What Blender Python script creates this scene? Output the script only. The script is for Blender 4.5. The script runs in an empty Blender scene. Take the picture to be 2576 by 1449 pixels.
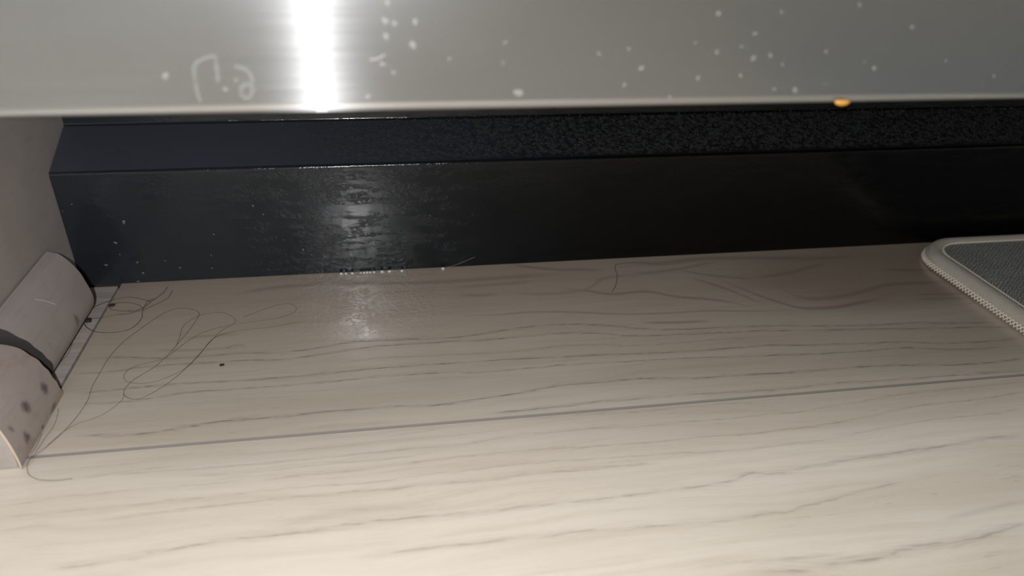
import bpy, bmesh, math, random
from mathutils import Vector, Matrix, noise

random.seed(7)
SC = bpy.context.scene
COL = SC.collection

# ------------------------------------------------------------------ camera
CAM_H = .188
cd = bpy.data.cameras.new('camera'); cam = bpy.data.objects.new('camera', cd); COL.objects.link(cam)
RIGHT = Vector((.9856, -.1669, .0280)); UP = Vector((.0550, .4725, .8796)); FWD = Vector((.1600, .8654, -.4749))
m = Matrix.Identity(4)
for i in range(3):
    m[i][0] = RIGHT[i]; m[i][1] = UP[i]; m[i][2] = -FWD[i]
m[2][3] = CAM_H
cam.matrix_world = m
cd.sensor_width = 36; cd.lens = 27.25; cd.clip_start = .01
cd.dof.use_dof = True; cd.dof.focus_distance = .345; cd.dof.aperture_fstop = 9.5
SC.camera = cam

# ------------------------------------------------------------------ world, lights, exposure
w = bpy.data.worlds.new('world'); SC.world = w; w.use_nodes = True
w.node_tree.nodes['Background'].inputs[0].default_value = (.80, .88, 1, 1)
w.node_tree.nodes['Background'].inputs[1].default_value = .0
SC.view_settings.view_transform = 'Standard'; SC.view_settings.look = 'None'
SC.view_settings.gamma = 1; SC.view_settings.use_curve_mapping = False
SC.view_settings.exposure = 0.0
SC.cycles.blur_glossy = .05

def area_light(name, loc, aim, power, size, color=(1, 1, 1), shape='DISK', sy=None):
    l = bpy.data.lights.new(name, 'AREA'); l.shape = shape; l.size = size; l.energy = power; l.color = color
    if sy: l.size_y = sy
    o = bpy.data.objects.new(name, l); COL.objects.link(o); o.location = loc
    o.rotation_euler = Vector(aim).to_track_quat('-Z', 'Y').to_euler()
    return o
# the phone's own flash beside the lens: the light that makes the streak, the glints and the fall-off
FLASH = area_light('phone_flash', (-.0262, -.001, CAM_H), (.06, .80, -.52), .80, .006, (.985, .99, 1))
# the room's ceiling lamp behind the photographer
LAMP = area_light('ceiling_lamp', (-1.05, -.40, 2.36), (0, 0, -1), 38.0, 1.1, (.93, .975, 1), 'DISK')
# ------------------------------------------------------------------ helpers
def new_obj(name, me, parent=None, label=None, cat=None, group=None, kind=None, mat=None):
    o = bpy.data.objects.new(name, me); COL.objects.link(o)
    if parent is not None: o.parent = parent
    if label: o['label'] = label
    if cat: o['category'] = cat
    if group: o['group'] = group
    if kind: o['kind'] = kind
    if mat is not None and me is not None:
        me.materials.clear(); me.materials.append(mat)
    return o

def bm_mesh(bm, name, smooth=False):
    me = bpy.data.meshes.new(name)
    bmesh.ops.recalc_face_normals(bm, faces=bm.faces)
    bm.to_mesh(me); bm.free()
    for p in me.polygons: p.use_smooth = smooth
    return me

def box_mesh(name, x0, x1, y0, y1, z0, z1, bev=0, seg=2):
    bm = bmesh.new()
    bmesh.ops.create_cube(bm, size=1)
    for v in bm.verts:
        v.co = Vector(((x0+x1)/2+v.co.x*(x1-x0), (y0+y1)/2+v.co.y*(y1-y0), (z0+z1)/2+v.co.z*(z1-z0)))
    if bev: bmesh.ops.bevel(bm, geom=bm.edges[:], offset=bev, segments=seg, affect='EDGES', profile=.5)
    return bm_mesh(bm, name)

def set_auto(me, ang=35):
    me.shade_smooth() if hasattr(me, 'shade_smooth') else None
    bm = bmesh.new(); bm.from_mesh(me)
    for e in bm.edges:
        e.smooth = not (len(e.link_faces) == 2 and e.calc_face_angle(0) > math.radians(ang))
    bm.to_mesh(me); bm.free()
    for p in me.polygons: p.use_smooth = True

def round_poly(pts, radii, seg=6):
    """open polyline in 2D with rounded inner corners"""
    out = [Vector(pts[0])]
    for i in range(1, len(pts)-1):
        p = Vector(pts[i]); a = (Vector(pts[i-1])-p); b = (Vector(pts[i+1])-p); r = radii[i]
        if r <= 0: out.append(p); continue
        an, bn = a.normalized(), b.normalized(); th = an.angle(bn); d = r/math.tan(th/2)
        c = p+(an+bn).normalized()*(r/math.sin(th/2))
        s = p+an*d; e = p+bn*d
        v0, v1 = s-c, e-c; tot = v0.angle_signed(v1)
        for k in range(seg+1):
            t = -tot*k/seg
            out.append(c+Vector((v0.x*math.cos(t)-v0.y*math.sin(t), v0.x*math.sin(t)+v0.y*math.cos(t))))
    out.append(Vector(pts[-1])); return out

def extrude_x(name, prof, x0, x1, closed=False, nx=1, uv=True, thick=0):
    """profile of (y, z) swept along X; UV u = x, v = length along the profile"""
    bm = bmesh.new(); uvl = bm.loops.layers.uv.new('UVMap')
    n = len(prof); L = [0]
    for i in range(1, n): L.append(L[-1]+(Vector(prof[i])-Vector(prof[i-1])).length)
    xs = [x0+(x1-x0)*i/nx for i in range(nx+1)]
    rows = [[bm.verts.new((x, p[0], p[1])) for p in prof] for x in xs]
    m_ = n if closed else n-1
    for i in range(nx):
        for j in range(m_):
            k = (j+1) % n
            f = bm.faces.new((rows[i][j], rows[i+1][j], rows[i+1][k], rows[i][k]))
            for lp, (u, v) in zip(f.loops, ((xs[i], L[j]), (xs[i+1], L[j]), (xs[i+1], L[k] if k else L[j]+.01), (xs[i], L[k] if k else L[j]+.01))):
                lp[uvl].uv = (u, v)
    if closed:
        for r in (rows[0], rows[-1]):
            try: bm.faces.new(r)
            except Exception: pass
    me = bm_mesh(bm, name); set_auto(me, 40)
    return me

def tube_mesh(name, pts, r, seg=6, closed=False, flat=1.0):
    bm = bmesh.new(); rings = []
    n = len(pts); P = [Vector(p) for p in pts]
    for i in range(n):
        a = P[(i-1) % n] if (closed or i) else P[i]; b = P[(i+1) % n] if (closed or i < n-1) else P[i]
        t = (b-a).normalized(); s = t.cross(Vector((0, 0, 1)))
        if s.length < 1e-4: s = Vector((1, 0, 0))
        s.normalize(); u = s.cross(t)
        rr = r[i] if isinstance(r, (list, tuple)) else r
        rings.append([bm.verts.new(P[i]+s*rr*math.cos(2*math.pi*k/seg)+u*rr*flat*math.sin(2*math.pi*k/seg)) for k in range(seg)])
    for i in range(n if closed else n-1):
        A, B = rings[i], rings[(i+1) % n]
        for k in range(seg): bm.faces.new((A[k], A[(k+1) % seg], B[(k+1) % seg], B[k]))
    if not closed:
        bm.faces.new(rings[0]); bm.faces.new(rings[-1])
    return bm_mesh(bm, name, True)

def catmull(pts, sub=6):
    P = [Vector(p) for p in pts]; out = []
    for i in range(len(P)-1):
        p0 = P[max(i-1, 0)]; p1 = P[i]; p2 = P[i+1]; p3 = P[min(i+2, len(P)-1)]
        for k in range(sub):
            t = k/sub
            out.append(.5*((2*p1)+(-p0+p2)*t+(2*p0-5*p1+4*p2-p3)*t*t+(-p0+3*p1-3*p2+p3)*t**3))
    out.append(P[-1]); return out

# node helper -------------------------------------------------------
class NT:
    def __init__(s, name):
        s.m = bpy.data.materials.new(name); s.m.use_nodes = True; s.t = s.m.node_tree
        s.b = s.t.nodes['Principled BSDF']; s.out = s.t.nodes['Material Output']
    def n(s, typ, **kw):
        nd = s.t.nodes.new(typ)
        for k, v in kw.items():
            if k.startswith('_'): nd.inputs[int(k[1:])].default_value = v
            else: setattr(nd, k, v)
        return nd
    def l(s, a, b): s.t.links.new(a, b)
    def math(s, op, a, b=None, c=None, clamp=False):
        nd = s.t.nodes.new('ShaderNodeMath'); nd.operation = op; nd.use_clamp = clamp
        for i, v in enumerate((a, b, c)):
            if v is None: continue
            if isinstance(v, (int, float)): nd.inputs[i].default_value = v
            else: s.l(v, nd.inputs[i])
        return nd.outputs[0]
    def rng(s, v, a, b, c, d, smooth=True):
        nd = s.t.nodes.new('ShaderNodeMapRange'); nd.interpolation_type = 'SMOOTHSTEP' if smooth else 'LINEAR'
        s.l(v, nd.inputs[0])
        for i, x in enumerate((a, b, c, d)):
            if isinstance(x, (int, float)): nd.inputs[i+1].default_value = x
            else: s.l(x, nd.inputs[i+1])
        return nd.outputs[0]
    def coord(s, scale=(1, 1, 1), loc=(0, 0, 0)):
        tc = s.n('ShaderNodeTexCoord'); mp = s.n('ShaderNodeMapping'); mp.inputs['Scale'].default_value = scale
        mp.inputs['Location'].default_value = loc
        s.l(tc.outputs['Object'], mp.inputs[0]); return mp.outputs[0]
    def noise(s, vec, scale, detail=3, rough=.5, dist=0):
        nd = s.n('ShaderNodeTexNoise'); s.l(vec, nd.inputs['Vector'])
        nd.inputs['Scale'].default_value = scale; nd.inputs['Detail'].default_value = detail
        nd.inputs['Roughness'].default_value = rough; nd.inputs['Distortion'].default_value = dist
        return nd.outputs[0]
    def mix(s, f, a, b, mode='MIX'):
        nd = s.n('ShaderNodeMix', data_type='RGBA', blend_type=mode)
        for i, v in ((0, f), (6, a), (7, b)):
            if isinstance(v, (int, float)): nd.inputs[i].default_value = v
            elif isinstance(v, tuple): nd.inputs[i].default_value = (*v, 1)
            else: s.l(v, nd.inputs[i])
        return nd.outputs[2]
    def bump(s, h, strength, dist):
        nd = s.n('ShaderNodeBump'); nd.inputs['Strength'].default_value = strength; nd.inputs['Distance'].default_value = dist
        s.l(h, nd.inputs['Height']); s.l(nd.outputs[0], s.b.inputs['Normal']); return nd.outputs[0]
    def set(s, **kw):
        for k, v in kw.items():
            i = s.b.inputs[k.replace('_', ' ')]
            if isinstance(v, tuple): i.default_value = (*v, 1) if len(v) == 3 else v
            elif isinstance(v, (int, float)): i.default_value = v
            else: s.l(v, i)
    def spots(s, base, lst):
        """irregular ellipse marks: (x, y, z, rx, ry, rz, strength)"""
        tc = s.n('ShaderNodeTexCoord'); P = tc.outputs['Object']; acc = None
        wob = s.noise(P, 700, 2)
        wb = s.math('MULTIPLY_ADD', wob, .9, -.45)
        for (x, y, z, rx, ry, rz, st) in lst:
            a = s.n('ShaderNodeVectorMath', operation='SUBTRACT'); s.l(P, a.inputs[0]); a.inputs[1].default_value = (x, y, z)
            b = s.n('ShaderNodeVectorMath', operation='DIVIDE'); s.l(a.outputs[0], b.inputs[0]); b.inputs[1].default_value = (rx, ry, rz)
            c = s.n('ShaderNodeVectorMath', operation='LENGTH'); s.l(b.outputs[0], c.inputs[0])
            d = s.rng(s.math('ADD', c.outputs['Value'], wb), .25, 1.1, st, 0)
            acc = d if acc is None else s.math('MAXIMUM', acc, d)
        return acc

# grain traced from the real boards: (line width, strength, soft, [(x, y) on the floor ...])
GRAIN_BACK=[
(0.00105,0.75,0,[(-0.127,0.3012),(-0.1148,0.3007),(-0.0937,0.2973),(-0.0807,0.2967),(-0.0653,0.2977),(-0.0466,0.2961),(-0.0311,0.2976),(-0.0175,0.3006),(-0.0063,0.3006),(0.0105,0.2998),(0.0247,0.2989),(0.0363,0.2996),(0.0483,0.3017),(0.0635,0.3038),(0.0787,0.3043),(0.0966,0.3021),(0.1187,0.2956),(0.1304,0.2936),(0.155,0.2923),(0.18,0.291),(0.2044,0.2878),(0.2261,0.2858),(0.2552,0.2846),(0.2661,0.2829),(0.2892,0.2808)]),
(0.00101,0.75,0,[(-0.1267,0.2901),(-0.1121,0.2901),(-0.1026,0.2917),(-0.0876,0.292),(-0.0696,0.2918),(-0.0566,0.2912),(-0.0461,0.2903),(-0.0308,0.292),(-0.0092,0.2954),(0.0075,0.2959),(0.0244,0.2957),(0.0415,0.2951),(0.0591,0.296),(0.0771,0.2968),(0.0946,0.2947),(0.1109,0.2904),(0.1227,0.2892),(0.147,0.2882),(0.1655,0.2873),(0.175,0.2872),(0.1799,0.2865),(0.224,0.2824),(0.2631,0.2787),(0.2973,0.2756)]),
(0.00065,0.4,0,[(-0.0199,0.2842),(-0.0055,0.2863),(0.0141,0.2853),(0.029,0.2851),(0.0456,0.2839),(0.0628,0.2846),(0.0776,0.2861),(0.0919,0.2849),(0.1083,0.2822),(0.1261,0.2817),(0.1507,0.2822),(0.1691,0.2815)]),
(0.00093,0.8,0,[(-0.1224,0.2754),(-0.1062,0.2765),(-0.0848,0.2775),(-0.0649,0.2767),(-0.0398,0.2767),(-0.0301,0.2771),(-0.0093,0.2782),(0.012,0.2787),(0.0283,0.2783),(0.0504,0.2782),(0.0699,0.2773),(0.0898,0.2768),(0.112,0.2753),(0.1354,0.2744),(0.1598,0.2748),(0.174,0.2747),(0.1837,0.2732),(0.2112,0.271),(0.236,0.2694),(0.254,0.2662),(0.271,0.2652),(0.2921,0.2656)]),
(0.00075,0.75,0,[(-0.1204,0.2685),(-0.104,0.2676),(-0.0949,0.2685),(-0.0811,0.2709),(-0.0641,0.2707),(-0.0493,0.2707),(-0.0369,0.2711),(-0.0298,0.271),(-0.0145,0.2717),(0.0064,0.2721),(0.0276,0.2714),(0.0328,0.2703),(0.049,0.2701),(0.0713,0.2708),(0.0881,0.2705),(0.1102,0.2699),(0.1333,0.269),(0.1563,0.2671),(0.1681,0.2667),(0.1885,0.2653),(0.213,0.2646),(0.2273,0.2649),(0.2383,0.2642),(0.2505,0.2613),(0.2784,0.2597)]),
(0.00111,0.8,0,[(-0.1145,0.2484),(-0.0921,0.2463),(-0.0812,0.2477),(-0.0612,0.2503),(-0.0425,0.2498),(-0.0288,0.2509),(-0.0119,0.2507),(0.0053,0.2504),(0.0152,0.2496),(0.0357,0.2515),(0.0515,0.2533),(0.068,0.2561),(0.0842,0.2563),(0.0948,0.2568),(0.1113,0.2562),(0.1275,0.2542),(0.1502,0.2538),(0.1649,0.253),(0.1842,0.2527),(0.2058,0.253),(0.2292,0.2511),(0.2472,0.249),(0.2637,0.2485),(0.2819,0.2498)]),
(0.00119,0.6,0,[(0.0393,0.2415),(0.0701,0.2424),(0.0803,0.2433),(0.096,0.243),(0.1096,0.2434),(0.1286,0.2431),(0.1504,0.242),(0.1577,0.2416),(0.1839,0.2427),(0.2096,0.2419),(0.2417,0.2416),(0.2745,0.2409)]),
(0.00301,0.5,1,[(-0.0727,0.353),(-0.0489,0.3575),(-0.0177,0.3584)]),
(0.00304,0.5,1,[(-0.034,0.3586),(-0.0024,0.3557),(0.0232,0.3534),(0.0629,0.3545),(0.0969,0.3549)]),
(0.00258,0.35,1,[(0.0323,0.3468),(0.0617,0.3475),(0.0751,0.3481)]),
(0.00204,0.45,1,[(0.0378,0.3382),(0.0471,0.3368),(0.0536,0.337)]),
(0.0022,0.4,1,[(0.0601,0.3375),(0.0991,0.3363),(0.1151,0.3481),(0.1361,0.3486)]),
(0.00148,0.5,1,[(0.0267,0.3206),(0.0445,0.3172),(0.0691,0.3173),(0.0808,0.3162),(0.0899,0.3148),(0.1108,0.3104),(0.1357,0.3084),(0.1552,0.3083),(0.1739,0.3057),(0.2063,0.3034)]),
(0.002,0.65,1,[(0.0856,0.3378),(0.0984,0.3363),(0.1121,0.3304),(0.1303,0.331),(0.1447,0.3239),(0.1628,0.3185),(0.1737,0.3127),(0.1807,0.3061)]),
(0.00231,0.65,1,[(0.0655,0.3705),(0.0913,0.3603),(0.1041,0.3589),(0.1161,0.3565)]),
(0.00385,0.6,1,[(0.1232,0.3591),(0.1333,0.3618),(0.1512,0.3613),(0.1705,0.3639),(0.1889,0.3634),(0.2213,0.3598),(0.2508,0.3573)]),
(0.00234,0.5,1,[(0.1262,0.3505),(0.1554,0.3531),(0.1716,0.3574),(0.1837,0.36)]),
(0.00221,0.5,1,[(0.1554,0.3531),(0.1732,0.3437),(0.1955,0.3374)]),
(0.00245,0.55,1,[(0.1616,0.3413),(0.1761,0.3256),(0.1842,0.3133)]),
(0.00225,0.7,1,[(0.1729,0.3429),(0.1853,0.3232),(0.1941,0.3128),(0.2038,0.3052),(0.2114,0.304),(0.2252,0.3046),(0.2394,0.3076),(0.253,0.3101)]),
(0.00275,0.55,1,[(0.1955,0.3374),(0.1997,0.3341),(0.2076,0.3162),(0.2118,0.3138),(0.231,0.3145),(0.2459,0.3182),(0.2621,0.3232),(0.2817,0.3229),(0.3051,0.3227)]),
(0.00275,0.5,1,[(0.1928,0.3392),(0.212,0.3414),(0.2298,0.347),(0.2437,0.3517)]),
(0.0024,0.5,1,[(0.216,0.3595),(0.2357,0.358),(0.2629,0.3572)]),
(0.00314,0.5,1,[(0.2696,0.3402),(0.2851,0.3377),(0.3038,0.3349)]),
(0.00238,0.45,1,[(0.2703,0.3111),(0.2982,0.309)]),
(0.00234,0.45,1,[(0.2673,0.3066),(0.2952,0.3051)]),
(0.00178,0.65,1,[(0.1205,0.3012),(0.1326,0.2997),(0.1513,0.2987)]),
(0.00174,0.35,1,[(-0.089,0.3136),(-0.0675,0.3142)]),
(0.00196,0.35,1,[(-0.1004,0.3046),(-0.0791,0.3025),(-0.0633,0.3031)])]
GRAIN_FRONT=[
(0.00067,0.4,0,[(-0.1241,0.2295),(-0.1032,0.2297),(-0.0782,0.23),(-0.0488,0.2295),(-0.0227,0.2293),(-0.0102,0.2298)]),
(0.00058,0.4,0,[(-0.0048,0.2321),(0.0044,0.2332),(0.0185,0.2348)]),
(0.00063,0.4,0,[(-0.1196,0.2243),(-0.1051,0.2242),(-0.095,0.2255),(-0.0738,0.2259)]),
(0.0007,0.55,0,[(-0.0947,0.2244),(-0.0806,0.2241),(-0.0552,0.2237),(-0.0311,0.2239),(-0.0138,0.2241),(-0.0005,0.2243),(0.0267,0.2248),(0.0505,0.2274),(0.0588,0.2268),(0.0723,0.2271),(0.083,0.2265),(0.0938,0.2259),(0.1106,0.2262),(0.1303,0.2258),(0.1541,0.2264),(0.1585,0.226),(0.174,0.2281),(0.1875,0.2292),(0.2054,0.2314),(0.2296,0.2324),(0.2687,0.2332)]),
(0.00059,0.45,0,[(-0.1296,0.2168),(-0.1187,0.2157),(-0.1115,0.2161),(-0.1028,0.2159),(-0.0892,0.2158),(-0.0718,0.2155),(-0.0523,0.2155)]),
(0.00064,0.5,0,[(-0.0691,0.2203),(-0.0476,0.2192),(-0.0351,0.2197),(-0.0266,0.2202),(-0.0137,0.22),(0.0016,0.2203),(0.0127,0.2212)]),
(0.00067,0.6,0,[(-0.0451,0.2151),(-0.0306,0.2156),(-0.018,0.2154),(-0.0094,0.2159),(0.0058,0.2167),(0.0214,0.2176),(0.035,0.2178),(0.044,0.2178),(0.0594,0.2175),(0.0696,0.2167),(0.0802,0.2167),(0.096,0.2161),(0.1124,0.2164),(0.1344,0.2159),(0.1491,0.2165),(0.1616,0.217),(0.1745,0.2181),(0.1918,0.2205),(0.2099,0.2234),(0.2371,0.2243),(0.2631,0.2265)]),
(0.00052,0.35,0,[(-0.0221,0.2125),(-0.0094,0.2133),(0.0078,0.2138),(0.021,0.2143)]),
(0.00074,0.5,0,[(-0.1267,0.2088),(-0.1179,0.2085),(-0.1105,0.2087),(-0.0974,0.2086),(-0.0841,0.2087),(-0.0688,0.2088),(-0.0462,0.2094),(-0.0261,0.2094),(-0.0053,0.2086),(0.0076,0.21),(0.025,0.2102),(0.0428,0.2109),(0.0629,0.2104),(0.0833,0.2095),(0.1041,0.2088),(0.1171,0.2078),(0.1305,0.2075),(0.1509,0.2084),(0.1692,0.2089),(0.1763,0.2106),(0.1898,0.2124),(0.2101,0.2143),(0.2363,0.2146),(0.2547,0.2165)]),
(0.00097,0.65,0,[(-0.0942,0.203),(-0.086,0.2031),(-0.0763,0.2039),(-0.0595,0.2043),(-0.0492,0.2046),(-0.034,0.2051),(-0.0247,0.2048),(-0.0116,0.2049),(-0.0012,0.2044),(0.0073,0.205),(0.0243,0.2045),(0.0373,0.2043),(0.0418,0.2051),(0.0566,0.2049),(0.0768,0.205),(0.092,0.2044)]),
(0.00108,0.35,0,[(-0.124,0.2017),(-0.116,0.2029),(-0.1062,0.202)]),
(0.00147,0.75,0,[(-0.1027,0.1843),(-0.0951,0.1841),(-0.0847,0.1851),(-0.0757,0.1861),(-0.0633,0.1877),(-0.057,0.1883),(-0.0472,0.1885),(-0.0328,0.1885),(-0.0214,0.1895),(-0.0096,0.19),(0.0023,0.19),(0.0144,0.1897),(0.0267,0.1894),(0.035,0.1895),(0.0391,0.19),(0.0461,0.1896),(0.058,0.1899),(0.07,0.1899),(0.0798,0.1902),(0.0923,0.1905),(0.1051,0.1911),(0.1184,0.1924),(0.1247,0.1948),(0.1321,0.1938),(0.1377,0.194),(0.1498,0.1954),(0.162,0.1965),(0.1803,0.1977),(0.1929,0.1985),(0.2087,0.1993),(0.2224,0.2009),(0.2413,0.2006)]),
(0.00118,0.6,0,[(-0.0135,0.1755),(-0.0059,0.1762),(0.0036,0.1763),(0.0113,0.1765),(0.0249,0.1759),(0.0328,0.176),(0.0465,0.1758),(0.0547,0.1764),(0.0683,0.1757),(0.0821,0.1752),(0.0936,0.1745),(0.1079,0.1743),(0.1175,0.1749),(0.1232,0.1757),(0.1279,0.1747),(0.1353,0.1768),(0.1427,0.1775),(0.1519,0.1794),(0.1631,0.1814),(0.1767,0.1833)]),
(0.00212,0.8,0,[(0.1069,0.1521),(0.1209,0.1513),(0.1311,0.1521),(0.1514,0.1527),(0.1575,0.1542),(0.1736,0.155),(0.1904,0.1561),(0.2067,0.1593)]),
(0.0012,0.5,0,[(0.0889,0.1563),(0.0982,0.1571),(0.1093,0.1566),(0.1231,0.1556),(0.1382,0.1558)]),
(0.0017,0.4,1,[(0.1804,0.1644),(0.1986,0.1666),(0.2144,0.1685)]),
(0.00293,0.3,1,[(-0.0407,0.1917),(-0.0176,0.1956),(0.0107,0.1942),(0.019,0.1945)]),
(0.00074,0.5,0,[(0.0526,0.2361),(0.0745,0.2359),(0.0967,0.2348),(0.1199,0.2356),(0.1432,0.235)])]
HAIRS={
'loop':[(-0.0416,0.3202),(-0.054,0.3172),(-0.0703,0.3151),(-0.0762,0.311),(-0.0787,0.306),(-0.0808,0.2972),(-0.0843,0.288),(-0.0889,0.2785),(-0.0934,0.2725),(-0.0972,0.2685),(-0.1004,0.2679),(-0.1033,0.2696),(-0.1052,0.2728),(-0.1054,0.2771),(-0.103,0.283),(-0.0974,0.291),(-0.0934,0.3007),(-0.0916,0.3076),(-0.089,0.319),(-0.0876,0.3267),(-0.087,0.3324),(-0.0887,0.3362),(-0.0926,0.3388),(-0.0978,0.339),(-0.1023,0.3366),(-0.1059,0.3324),(-0.11,0.3238),(-0.1142,0.3146),(-0.1169,0.3067),(-0.1181,0.298),(-0.1185,0.2886),(-0.1187,0.2788),(-0.1177,0.2702),(-0.1183,0.2614),(-0.1196,0.2534),(-0.122,0.2469),(-0.1245,0.241),(-0.1268,0.2367),(-0.1268,0.2335),(-0.1259,0.2303),(-0.1244,0.2278),(-0.1217,0.2255),(-0.119,0.2243),(-0.1137,0.2237),(-0.1096,0.2239)],
'tail':[(-0.1051,0.2723),(-0.1047,0.2685),(-0.1072,0.2623),(-0.1113,0.2574),(-0.1164,0.255),(-0.1191,0.2526),(-0.1215,0.2487),(-0.1239,0.2423)],
'bow':[(-0.0665,0.3278),(-0.0639,0.3296),(-0.0559,0.3358),(-0.0479,0.3386),(-0.0433,0.3353),(-0.0437,0.3296),(-0.0492,0.3261),(-0.0575,0.3236),(-0.0669,0.3225),(-0.0765,0.3197),(-0.0825,0.316),(-0.087,0.3112),(-0.0908,0.3034),(-0.0942,0.2974),(-0.0982,0.2945),(-0.1037,0.2923),(-0.1071,0.2899),(-0.1083,0.2864),(-0.1073,0.2826),(-0.1047,0.2801),(-0.0996,0.279),(-0.0941,0.28),(-0.0885,0.2839),(-0.0844,0.2889),(-0.081,0.2982),(-0.0779,0.308),(-0.0749,0.3162),(-0.0696,0.3239),(-0.0714,0.3288),(-0.0757,0.3328),(-0.0809,0.3338),(-0.0868,0.3318),(-0.0914,0.326),(-0.0925,0.3206),(-0.0918,0.314),(-0.092,0.3066)],
'ring':[(-0.1111,0.3511),(-0.1134,0.3482),(-0.1135,0.3391),(-0.1122,0.332),(-0.1139,0.3243),(-0.1184,0.321),(-0.1253,0.3211),(-0.1306,0.3231),(-0.1352,0.328),(-0.1377,0.3339),(-0.138,0.3397),(-0.1359,0.346),(-0.1317,0.351),(-0.1266,0.3535),(-0.1215,0.3536),(-0.115,0.3503),(-0.1123,0.3485)],
'coil':[(-0.1298,0.3483),(-0.1243,0.3489),(-0.118,0.3463),(-0.1141,0.3416),(-0.1171,0.3402),(-0.1233,0.3403),(-0.1284,0.3427),(-0.1296,0.3465),(-0.1271,0.3486)],
'curl':[(-0.1071,0.3622),(-0.1074,0.361),(-0.1081,0.3558),(-0.1111,0.3486),(-0.1141,0.3416),(-0.1187,0.3374),(-0.1241,0.3369),(-0.1291,0.3352),(-0.1351,0.335)],
'curl2':[(-0.1041,0.3593),(-0.1046,0.3503),(-0.1091,0.3446),(-0.1147,0.3393),(-0.1204,0.34)],
'hook':[(0.1131,0.3316),(0.1174,0.3393),(0.1209,0.3489),(0.1218,0.3562),(0.1245,0.3612),(0.1335,0.3625),(0.1437,0.3606)],
'strip':[(-0.139,0.3263),(-0.1372,0.3177),(-0.1358,0.3068),(-0.1363,0.3007),(-0.1371,0.2983)],
'edge':[(-0.1271,0.2658),(-0.126,0.2615),(-0.1252,0.2546),(-0.1257,0.2477),(-0.1262,0.2401),(-0.127,0.2374)],
'edge2':[(-0.128,0.2507),(-0.1277,0.2491),(-0.1272,0.2431),(-0.1277,0.2389)],
'short':[(-0.0698,0.3018),(-0.0676,0.3031),(-0.0633,0.3031)]}

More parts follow.
